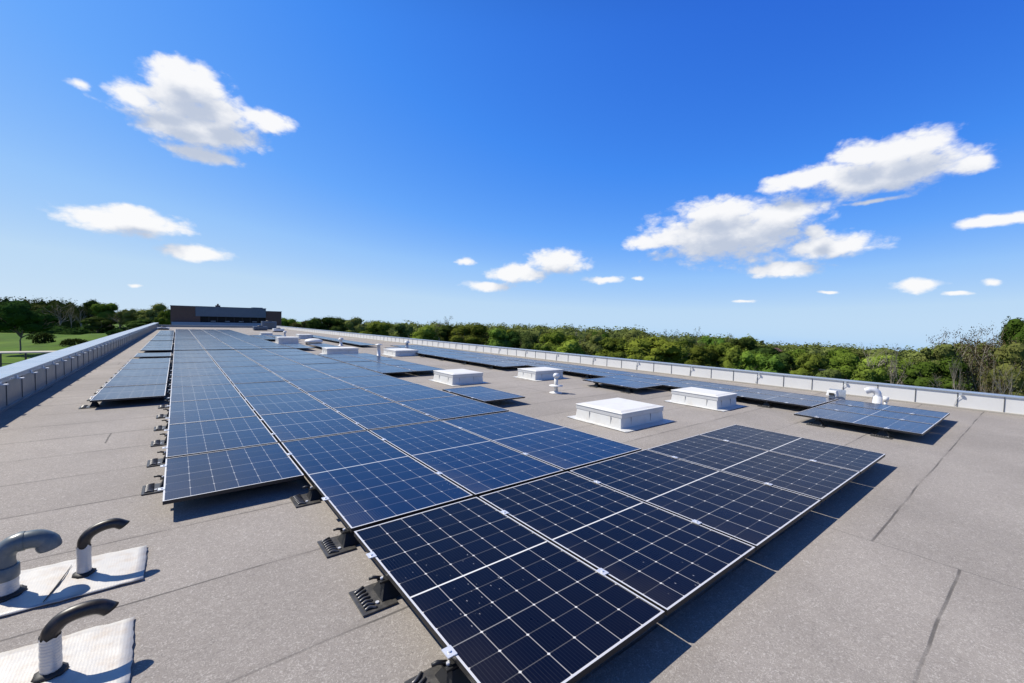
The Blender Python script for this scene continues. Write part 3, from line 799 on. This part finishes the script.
hooked(-1.385, 2.44, .175, [(0, 0, .10), (0, 0, .18), (.006, 0, .225), (.035, 0, .262), (.085, 0, .285), (.14, 0, .288), (.185, 0, .262)], .030, 'black hooked vent pipe wrapped in foil beside the grey pipe, tip pointing right', 4)
hooked(-1.378, 1.52, .170, [(0, 0, .10), (-.001, 0, .175), (.010, 0, .21), (.045, 0, .243), (.10, 0, .256), (.155, 0, .25), (.195, 0, .222)], .032, 'nearest black hooked vent pipe in foil wrap at the bottom left of the roof', 9)
# fat grey pipe with a return bend
o = thing('return_bend_pipe', 'fat grey plastic vent pipe bent over at the left edge of the roof', 'vent pipe', (-1.70, 2.42, 0))
bm = bmesh.new(); rr = random.Random(1); tube(bm, [(0, 0, .012), (0, 0, .022), (0, 0, .03)], [.082, .078, .064], 24)
for v in bm.verts:
    q = 1 + rr.uniform(-.06, .12); v.co.x *= q; v.co.y *= q
mesh_obj('collar', bm, M_['collar'], o)
bm = bmesh.new(); tube(bm, [(0, 0, .014 + .01 * i) for i in range(12)], [.056 * (1 + rr.uniform(-.02, .02)) for i in range(12)], 24, cap=False); mesh_obj('foil_wrap', bm, M_['wrap'], o)
bm = bmesh.new(); tube(bm, [(0, 0, .105), (0, 0, .11), (0, 0, .175), (0, 0, .18)], [.058, .061, .061, .056], 24); mesh_obj('socket', bm, M_['pvc'], o)
bm = bmesh.new()
P_ = spline([(0, 0, .17), (-.004, 0, .21), (.004, 0, .255), (.04, 0, .291), (.09, 0, .298), (.135, 0, .293), (.168, 0, .265), (.178, 0, .225)], 6)
rg = tube(bm, P_, .0505, 24, cap=False); inn = tube(bm, P_[18:], .043, 24, cap=False)
for a_ in range(24): bm.faces.new((rg[-1][a_], rg[-1][(a_ + 1) % 24], inn[-1][(a_ + 1) % 24], inn[-1][a_]))
mesh_obj('bend', bm, M_['pvc'], o)
bm = bmesh.new(); tube(bm, [P_[20], P_[22], P_[23]], [.053, .0545, .053], 24, cap=False); tube(bm, [P_[34], P_[36], P_[40], P_[41]], [.052, .0545, .0545, .053], 24, cap=False); mesh_obj('coupling_ring', bm, M_['pvc'], o)

# ------------------------------------------------------------------ far building
bl = thing('brick_building', 'dark brick building with blue-grey metal front and black glazing beyond the far roof end', 'building', (0, 75, 0))
bm = bmesh.new(); box(bm, -1.6, 1.75, 0, 9, -8.6, 2.78); mesh_obj('brick_wing', bm, M_['brick'], bl)
bm = bmesh.new(); box(bm, 10.05, 12.25, .15, 9, -8.6, 2.42); mesh_obj('brick_wing', bm, M_['brick'], bl)
bm = bmesh.new(); box(bm, 1.753, 10.047, .1, 9, -8.6, .2); mesh_obj('base_wall', bm, M_['brick'], bl)
bm = bmesh.new(); box(bm, 1.753, 10.047, .35, 8.8, .203, 1.41); gl = mesh_obj('glazing_band', bm, M_['window'], bl)
bm = bmesh.new()
for k in range(1, 8): box(bm, 1.753 + k * 1.037 - .03, 1.753 + k * 1.037 + .03, .30, .345, .21, 1.40)
mesh_obj('mullion', bm, M_['dark_steel'], gl)
for k in range(4):
    bm = bmesh.new(); x = 3.0 + 1.75 * k; box(bm, x, x + .6, .318, .347, .66, .80); mesh_obj('pale_strip', bm, M_['grey_strip'], gl)  # plain pale grey strips set before the glazing
bm = bmesh.new(); box(bm, 1.2, 10.047, -.05, 8.9, 1.413, 2.80)
for k in range(13): box(bm, 1.25 + k * .7, 1.27 + k * .7, -.06, -.052, 1.42, 2.79)
mesh_obj('fascia', bm, M_['slate_metal'], bl)
bm = bmesh.new(); box(bm, -1.64, 1.197, -.06, 9, 2.783, 2.86); box(bm, 1.2, 10.1, -.1, 9, 2.803, 2.87); box(bm, 10.103, 12.3, .1, 9, 2.423, 2.48); mesh_obj('roof_trim', bm, M_['slate_metal'], bl)
bm = bmesh.new(); box(bm, -1.5, 10.0, -.5, -.07, -.1, .55); mesh_obj('blue_skirt', bm, M_['blue_metal'], bl)
bm = bmesh.new(); box(bm, 3.7, 4.3, 2, 2.6, 2.872, 3.12); tube(bm, [(4, 2.3, 3.12), (4, 2.3, 3.35)], .12, 10); mesh_obj('chimney', bm, M_['brick'], bl)
bm = bmesh.new(); box(bm, 8.5, 9.9, 2, 4, 2.872, 3.0); mesh_obj('roof_box', bm, M_['slate_metal'], bl)

# shelter beyond the left parapet
o = thing('shelter', 'flat white-roofed shelter on dark posts beyond the left parapet', 'shelter', (-19, 80, -8), R(-2))
bm = bmesh.new(); box(bm, -10, 5.6, -1.2, 1.4, 4.22, 4.36); mesh_obj('canopy_roof', bm, M_['concrete'], o)
post = None
for k in range(8):
    if post is None:
        bm = bmesh.new(); box(bm, -.08, .08, -.08, .08, 0, 4.215); post = mesh_obj('post', bm, M_['dark_steel'], o); post.location = (-9.5, -1, 0)
    else:
        p = inst('post', post.data, o); p.location = (-9.5 + 2.1 * k, -1, 0)
bm = bmesh.new(); box(bm, -9.9, 5.5, -1.06, -.94, 2.9, 3.0); box(bm, -9.9, 5.5, -1.06, -.94, 1.9, 2.0); mesh_obj('rail', bm, M_['dark_steel'], o)
o = thing('lamp_post', 'dark lamp post among the trees behind the right parapet', 'lamp post', (62, 15.6, terr(62, 15.6)))
bm = bmesh.new(); tube(bm, [(0, 0, 0), (0, 0, 5.7)], [.12, .08], 8); mesh_obj('pole', bm, M_['dark_steel'], o)
bm = bmesh.new(); box(bm, -.2, .2, -.1, .9, 5.72, 5.86); mesh_obj('lamp_head', bm, M_['dark_steel'], o)
# pale house glimpsed between the trees on the right
o = thing('house', 'small pale-walled house with brown roof glimpsed among the trees on the right', 'house', (150, 55, terr(150, 55)))
bm = bmesh.new(); box(bm, -6, 6, -4, 4, 0, 5.2); mesh_obj('wall', bm, M_['concrete'], o)
bm = bmesh.new(); v = [bm.verts.new(p) for p in ((-6.4, -4.5, 5.21), (6.4, -4.5, 5.21), (6.4, 4.5, 5.21), (-6.4, 4.5, 5.21), (-6.4, 0, 7.6), (6.4, 0, 7.6))]
for q in ((0, 1, 5, 4), (2, 3, 4, 5), (1, 2, 5), (3, 0, 4), (3, 2, 1, 0)): bm.faces.new([v[i] for i in q])
mesh_obj('gable_roof', bm, worn('roof_tile', (.2, .1, .07), .8), o)
for x in (-3.5, 0, 3.5):
    bm = bmesh.new(); box(bm, x - .6, x + .6, -4.03, -4.002, 1.2, 2.8); mesh_obj('window', bm, M_['window'], o)

# ------------------------------------------------------------------ trees
def quad(bm, c, s, rr, mi=0, flat=.0, out=None):
    n = Vector((rr.gauss(0, 1), rr.gauss(0, 1), rr.gauss(0, 1) + flat))
    if out is not None: n = n * .42 + out * 1.4
    n = n.normalized()
    a = n.orthogonal().normalized(); b_ = n.cross(a); th = rr.uniform(0, 6.28)
    a, b_ = a * math.cos(th) + b_ * math.sin(th), b_ * math.cos(th) - a * math.sin(th)
    s1, s2 = s * rr.uniform(.6, 1.2), s * rr.uniform(.4, .8)
    f_ = bm.faces.new([bm.verts.new(c + a * s1), bm.verts.new(c + b_ * s2), bm.verts.new(c - a * s1), bm.verts.new(c - b_ * s2)])
    f_.material_index = mi


def branch(bm, p, d, L, r_, depth, rr, tips, spread=.6, upw=.25, n=5, kids=(2, 3)):
    pts = [p]; q = p.copy(); dd = d.copy()
    for i in range(3):
        dd = (dd + Vector((rr.gauss(0, .13), rr.gauss(0, .13), rr.gauss(0, .08) + upw * .2))).normalized(); q = q + dd * L / 3; pts.append(q.copy())
    tube(bm, pts, [r_, r_ * .85, r_ * .7, r_ * .55], n, cap=False)
    tips.append((q.copy(), depth))
    if depth == 0: return
    for k in range(rr.randint(*kids)):
        nd = (dd + Vector((rr.gauss(0, spread), rr.gauss(0, spread), rr.gauss(0, spread * .6) + upw))).normalized()
        st = pts[rr.choice((1, 2, 3))] if k else pts[3]
        branch(bm, st, nd, L * rr.uniform(.62, .85), r_ * .55, depth - 1, rr, tips, spread, upw, max(3, n - 1), kids)


PROTO = {}
ib = bmesh.new(); bmesh.ops.create_icosphere(ib, subdivisions=2, radius=1)
ICO_V = [v.co.copy() for v in ib.verts]; ICO_F = [[v.index for v in f_.verts] for f_ in ib.faces]; ib.free()


def make_proto(kind, seed):
    """tree of height 10, crown about 6 wide"""
    rr = random.Random(seed)
    tb = bmesh.new(); tips = []
    lean = Vector((rr.uniform(-.1, .1), rr.uniform(-.1, .1), 1)).normalized()
    bare = kind in ('bare', 'brush', 'sparse', 'thin')
    hgt = {'lollipop': 4.6, 'thin': 3.6, 'brush': 1.4, 'bare': 2.2}.get(kind, 2.6)
    branch(tb, Vector((0, 0, -.3)), lean, hgt, .2 if kind not in ('brush', 'lollipop') else .11, 0, rr, [])
    top = lean * hgt + Vector((0, 0, -.3))
    nb = {'thin': 5, 'bare': 7, 'brush': 9, 'sparse': 6}.get(kind, 6)
    for k in range(nb):
        a = 6.283 * k / nb + rr.uniform(-.4, .4); tilt = rr.uniform(.25, .95) if kind not in ('thin',) else rr.uniform(.1, .35)
        d = Vector((math.cos(a) * tilt, math.sin(a) * tilt, 1)).normalized()
        st = top * rr.uniform(.7, 1.0)
        branch(tb, st, d, rr.uniform(2.2, 3.3) * (.8 if kind == 'lollipop' else 1), .15 if bare else .1, 3 if bare else 2, rr, tips, .42 if bare else .5, .12, 5, (2, 3))
    lb = bmesh.new()
    leafm = {'green': 'green', 'bright': 'bright', 'dark': 'dark', 'olive': 'olive', 'lollipop': 'dark', 'thin': 'olive', 'sparse': 'olive', 'bare': 'brown', 'brush': 'brown'}[kind]
    if bare:
        for p, dep in tips:
            if dep > 1: continue
            for _ in range({'sparse': 34, 'thin': 24, 'bare': 5, 'brush': 30}[kind]):
                quad(lb, p + Vector((rr.gauss(0, .24), rr.gauss(0, .24), rr.gauss(0, .24))), rr.uniform(.05, .10), rr)
    else:
        # clumps on an uneven crown
        cz_ = 6.4 if kind != 'lollipop' else 7.0; rz_ = 3.7 if kind != 'lollipop' else 3.0; rx_ = 3.0 if kind != 'lollipop' else 3.2
        lobes = []
        for k in range(17):
            a = rr.uniform(0, 6.283); h = rr.uniform(-.85, .95); q = math.sqrt(max(.05, 1 - h * h)) * rr.uniform(.45, .85)
            lobes.append((Vector((math.cos(a) * q * rx_, math.sin(a) * q * rx_, cz_ + h * rz_ * .82)), rr.uniform(.7, 1.45)))
        lobes.append((Vector((0, 0, cz_)), 1.9))
        for c_, s in lobes:
            nv = []
            for c3 in ICO_V:
                q = s * .84 * (1 + rr.uniform(-.12, .12)); nv.append(lb.verts.new(c_ + c3 * q))
            for f3 in ICO_F: lb.faces.new([nv[i3] for i3 in f3])
            for k in range(int(34 * s * s) + 9):
                # clump on the lobe's skin
                d = Vector((rr.gauss(0, 1), rr.gauss(0, 1), rr.gauss(0, 1) * .9 + .15)).normalized()
                cc = c_ + d * s * rr.uniform(.75, 1.12)
                if rr.random() < .14: continue
                for _ in range(9):
                    quad(lb, cc + Vector((rr.gauss(0, .17), rr.gauss(0, .17), rr.gauss(0, .13))), rr.uniform(.09, .17), rr, 0, .3, (d * .75 + (cc - Vector((0, 0, cz_ - 1))).normalized() * .6))
    tm = bpy.data.meshes.new('trunk'); tb.normal_update(); tb.to_mesh(tm); tb.free(); tm.materials.append(M_['twig' if bare else 'bark'])
    lm = bpy.data.meshes.new('crown'); lb.to_mesh(lm); lb.free(); lm.materials.append(LM[leafm])
    zt = max(max(v.co.z for v in lm.vertices), max(v.co.z for v in tm.vertices)); xw = max(abs(v.co.x) for v in lm.vertices)
    return tm, lm, zt, xw


for kd, n in (('green', 3), ('bright', 2), ('dark', 3), ('olive', 3), ('sparse', 2), ('bare', 3), ('brush', 2), ('thin', 2), ('lollipop', 1)):
    PROTO[kd] = [make_proto(kd, 100 * len(kd) + 7 * i + ord(kd[0])) for i in range(n)]

DESC = {'green': 'leafy mid-green round tree', 'bright': 'bright yellow-green round tree', 'dark': 'dense dark green tree', 'olive': 'olive-green spring tree', 'sparse': 'half-leafed brownish tree', 'bare': 'bare pale-branched tree', 'brush': 'brownish budding scrubby tree', 'thin': 'slender thin-leafed tree', 'lollipop': 'broad-crowned dark tree on a thin bare trunk'}
trr = random.Random(11)
pending = []


def tree(x, y, z, h, wd, kind, where, wk=1.0):
    tm, lm, zt, xw = trr.choice(PROTO[kind])
    o = bpy.data.objects.new('tree', None); COL.objects.link(o); o.empty_display_size = 1
    o.location = (x, y, z - .2); o.rotation_euler = (0, 0, trr.uniform(0, 6.283))
    s = (h + .2) / zt; sw = wd * wk / (2 * xw)
    o.scale = (sw, sw, s)
    inst('trunk', tm, o); inst('crown', lm, o)
    pending.append((o, kind, where))
    return o


RT = [(29.7, 166.1, -8.0, 9.6, 6.4, 'green'), (31.8, 151.6, -8.1, 9.2, 5.3, 'olive'), (34.0, 137.2, -8.1, 10.6, 7.3, 'dark'), (38.3, 133.7, -8.3, 10.6, 6.1, 'dark'), (39.5, 120.0, -8.3, 10.7, 5.7, 'olive'), (40.2, 106.7, -8.4, 9.8, 7.3, 'green'), (46.8, 107.9, -8.6, 9.6, 6.0, 'olive'), (44.8, 90.3, -8.5, 9.3, 5.7, 'bright'), (65.3, 118.9, -9.2, 12.7, 7.6, 'sparse'), (52.5, 90.6, -8.8, 9.9, 6.4, 'dark'), (53.5, 83.4, -8.8, 10.3, 6.6, 'green'), (55.5, 75.4, -8.9, 9.4, 5.8, 'green'), (58.3, 73.2, -9.0, 9.2, 4.5, 'dark'), (58.0, 67.0, -9.0, 9.1, 5.1, 'olive'), (58.0, 60.6, -9.0, 9.5, 4.8, 'green'), (84.2, 78.3, -9.9, 11.8, 8.1, 'sparse'), (53.4, 51.4, -8.8, 8.0, 4.6, 'bright'), (68.1, 59.0, -9.3, 9.2, 5.5, 'olive'), (63.6, 49.8, -9.2, 8.7, 6.0, 'green'), (84.7, 58.7, -9.9, 10.5, 6.1, 'olive'), (60.7, 39.4, -9.1, 9.2, 7.3, 'bright'), (86.6, 50.9, -10.0, 11.3, 5.4, 'sparse'), (95.4, 50.3, -10.3, 12.2, 3.3, 'sparse'), (88.8, 42.7, -10.1, 10.7, 6.4, 'sparse'), (59.4, 30.2, -9.0, 8.3, 3.8, 'green'), (61.0, 26.4, -9.1, 8.4, 4.0, 'green'), (60.8, 23.9, -9.1, 7.9, 3.3, 'bright'), (59.6, 21.0, -9.0, 7.5, 3.4, 'green'), (69.3, 22.3, -9.4, 8.0, 3.5, 'dark'), (67.0, 19.0, -9.3, 8.0, 3.8, 'green'), (54.3, 13.7, -8.9, 6.6, 2.8, 'olive'), (74.9, 17.9, -9.6, 8.8, 5.0, 'bright'), (81.2, 15.5, -9.8, 10.0, 4.5, 'bare'), (86.4, 13.9, -10.0, 10.3, 4.7, 'bare'), (66.4, 9.3, -9.3, 8.4, 5.2, 'bare'), (60.5, 11.3, -9.1, 7.2, 2.9, 'green'), (83.5, 8.6, -9.9, 10.4, 3.7, 'olive'), (66.8, 6.4, -9.3, 7.9, 3.8, 'green'), (86.6, 6.3, -10.0, 12.0, 6.2, 'brush'), (67.8, 3.2, -9.3, 9.2, 3.2, 'brush'), (87.3, 3.2, -10.0, 12.6, 5.5, 'brush'), (68.9, 1.1, -9.4, 9.9, 3.6, 'olive'), (86.8, 1.1, -10.0, 13.3, 4.7, 'green'), (82.0, -0.3, -9.8, 12.1, 6.1, 'brush'), (64.2, 4.7, -9.2, 8.2, 3.2, 'bare'), (63.9, 1.1, -9.2, 8.1, 3.0, 'bare')]
LT = [(-27.5, 136, -8.0, 11.8, 9.0, 'lollipop'), (-65.7, 292.6, -8.0, 12.6, 17.9, 'dark'), (-64.8, 311.0, -8.0, 12.6, 14.5, 'dark'), (-54.9, 303.3, -8.0, 12.9, 14.5, 'olive'), (-46.9, 284.2, -8.0, 13.4, 11.0, 'dark'), (-40.7, 266.6, -8.0, 14.6, 8.7, 'thin'), (-37.3, 264.0, -8.0, 14.7, 7.8, 'thin'), (-33.9, 261.2, -8.0, 13.5, 7.8, 'thin'), (-30.9, 265.3, -8.0, 16.0, 8.1, 'dark'), (-24.0, 247.0, -8.0, 14.1, 11.0, 'green'), (-19.5, 236.9, -8.0, 11.2, 7.4, 'thin'), (-16.9, 234.9, -8.0, 12.1, 6.6, 'olive'), (-14.1, 239.0, -8.0, 11.9, 5.9, 'thin'), (-8.3, 221.8, -8.0, 14.3, 11.2, 'olive'), (-4.0, 205.6, -8.0, 11.9, 6.0, 'green'), (-10.0, 210.1, -8.0, 7.9, 9.0, 'dark'), (-25.9, 238.0, -8.0, 8.1, 9.7, 'dark'), (-47.8, 278.2, -8.0, 7.4, 11.6, 'dark')]


def where_r(x, y):
    a = math.degrees(math.atan2(x - CAM.x, y - CAM.y))
    for lim, w_ in ((22, 'just right of the brick building'), (33, 'behind the distant skylights'), (44, 'behind the small skylight'), (54, 'beyond the mushroom vent'), (63, 'beyond the largest skylight'), (71, 'beyond the second skylight'), (79, 'beyond the two hooded vents')):
        if a < lim: return w_
    return 'at the right end of the parapet'


for x, y, z, h, wd, kd in RT: tree(x, y, terr(x, y), h * (1.07 if y < 7 else 1), wd, kd, where_r(x, y), 1.65)
for x, y, z, h, wd, kd in LT: tree(x, y, terr(x, y), h + (-8 - terr(x, y)), wd, kd, 'edging the left grass field' if kd != 'lollipop' else 'in the grass field beyond the shelter', 1.3)
# more trees filling the belt behind the right parapet
for k in range(44):
    a = R(21 + 70 * (k + trr.random()) / 44); dd = trr.uniform(78, 150) if a > R(45) else trr.uniform(120, 190)
    x, y = CAM.x + dd * math.sin(a), CAM.y + dd * math.cos(a); z = terr(x, y)
    tree(x, y, z, 1.6 - z + dd * trr.uniform(-.040, -.010) - (dd * .018 if R(72) < a < R(82) else 0) + (dd * .012 if a > R(85) else 0), trr.uniform(6, 9), trr.choice(('green', 'olive', 'dark', 'sparse', 'olive', 'green', 'bright')) if a < R(80) else trr.choice(('brush', 'olive', 'brush', 'green')), where_r(x, y), 1.2)
seen = {}
for o, kd, wh in pending: seen.setdefault((kd, wh), []).append(o)
for (kd, wh), L in seen.items():
    L.sort(key=lambda o: math.atan2(o.location.x - CAM.x, o.location.y - CAM.y))
    for i, o in enumerate(L):
        if len(L) == 1: tag(o, f'{DESC[kd]} {wh}', 'tree', 'trees around the building')
        else: tag(o, f'{DESC[kd]} {wh}, {ordn(i)} from left', 'tree', 'trees around the building')

# shrubs and wooded ridges that read as one mass


def wood(name, spots, leaf, lm, seed):
    rr = random.Random(seed); bm = bmesh.new()
    for x, y, z, h, r_ in spots:
        for k in range(130):
            d = Vector((rr.gauss(0, 1), rr.gauss(0, 1), abs(rr.gauss(0, 1)))).normalized()
            c_ = Vector((x, y, z)) + Vector((d.x * r_, d.y * r_, d.z * h * rr.uniform(.75, 1)))
            for _ in range(5):
                quad(bm, c_ + Vector((rr.gauss(0, leaf), rr.gauss(0, leaf), rr.gauss(0, leaf * .7))), leaf * rr.uniform(.5, 1), rr, 0, .3, d)
    for x, y, z, h, r_ in spots:          # the dense inside of the wood
        nv = []
        for c_ in ICO_V:
            q = 1 + rr.uniform(-.1, .1); nv.append(bm.verts.new((x + c_.x * r_ * .9 * q, y + c_.y * r_ * .9 * q, z + max(-.2, c_.z) * h * .86 * q)))
        for f_ in ICO_F: bm.faces.new([nv[i] for i in f_])
    o = mesh_obj(name, bm, LM[lm]); o['kind'] = 'stuff'; return o


rr = random.Random(8); sp_ = []
for k in range(150):
    a = R(19 + 75 * (k + rr.random()) / 150); dd = rr.uniform(240, 420)
    x, y = CAM.x + dd * math.sin(a), CAM.y + dd * math.cos(a); z = terr(x, y)
    top = -.004 if a < R(55) else (-.016 if a < R(68) else (-.026 if a < R(84) else -.012))
    sp_.append((x, y, z - 1, 1.6 - z + 1 + dd * (top + rr.uniform(-.006, .004)), rr.uniform(7, 13)))
tag(wood('distant_wood', sp_, 1.1, 'olive', 1), 'distant wooded ridge on the horizon behind the near trees', 'woodland')
sp_ = []
for k in range(130):
    a = R(21 + 71 * (k + rr.random()) / 130); dd = rr.uniform(46, 75) if a > R(50) else rr.uniform(75, 120)
    x, y = CAM.x + dd * math.sin(a), CAM.y + dd * math.cos(a); z = terr(x, y)
    sp_.append((x, y, z, rr.uniform(3, 4.6), rr.uniform(2, 3.4)))
tag(wood('undergrowth', sp_, .38, 'dark', 2), 'dark undergrowth filling the wood behind the right parapet', 'undergrowth')
sp_ = []
for k in range(60):
    f_ = (k + rr.random()) / 60; x = -190 + 140 * f_; y = 355 + rr.uniform(-12, 12)
    sp_.append((x, y, -8.5, 18.2 + rr.uniform(-.5, .3), rr.uniform(6, 9)))
tag(wood('distant_wood', sp_, .8, 'dark', 3), 'flat-topped dark wood at the far left behind the field trees', 'woodland')
sp_ = []
for k in range(55):
    f_ = (k + rr.random()) / 55; x = -75 + 73 * f_; y = 300 - 85 * f_ + rr.uniform(-3, 10)
    sp_.append((x, y, -8.3, rr.uniform(1.5, 4.5), rr.uniform(3.5, 6)))
tag(wood('undergrowth', sp_, .6, 'dark', 4), 'dark hedge bank along the far edge of the grass field', 'undergrowth')
for i, (x, y, h, r_, lab) in enumerate(((-28, 160, 2.2, 1.8, 'round dark bush in the middle of the grass field'), (-45, 190, 1.5, 1.2, 'tiny dark bush on the far grass slope'), (-26, 85, 2.6, 3, 'dark bush under the shelter beyond the left parapet'), (-21, 150, 1.3, 2.6, 'low wide bush on the grass right of the round bush'), (-36, 205, 2.0, 3.2, 'low dark thicket at the far edge of the lawn'), (-15, 168, 1.0, 1.6, 'smallest low bush on the grass mound near the parapet'))):
    rr2 = random.Random(i); o = thing('bush', lab, 'bush', (x, y, terr(x, y)))
    bm = bmesh.new()
    for k in range(120):
        d = Vector((rr2.gauss(0, 1), rr2.gauss(0, 1), abs(rr2.gauss(0, 1)))).normalized()
        for _ in range(6): quad(bm, Vector((d.x * r_, d.y * r_, d.z * h)) + Vector((rr2.gauss(0, .2), rr2.gauss(0, .2), rr2.gauss(0, .2))), .25, rr2)
    mesh_obj('foliage', bm, LM['dark'], o)
    bm = bmesh.new(); tube(bm, [(0, 0, -.1), (0, 0, h * .7)], [.12, .05], 6); mesh_obj('stem', bm, M_['bark'], o)
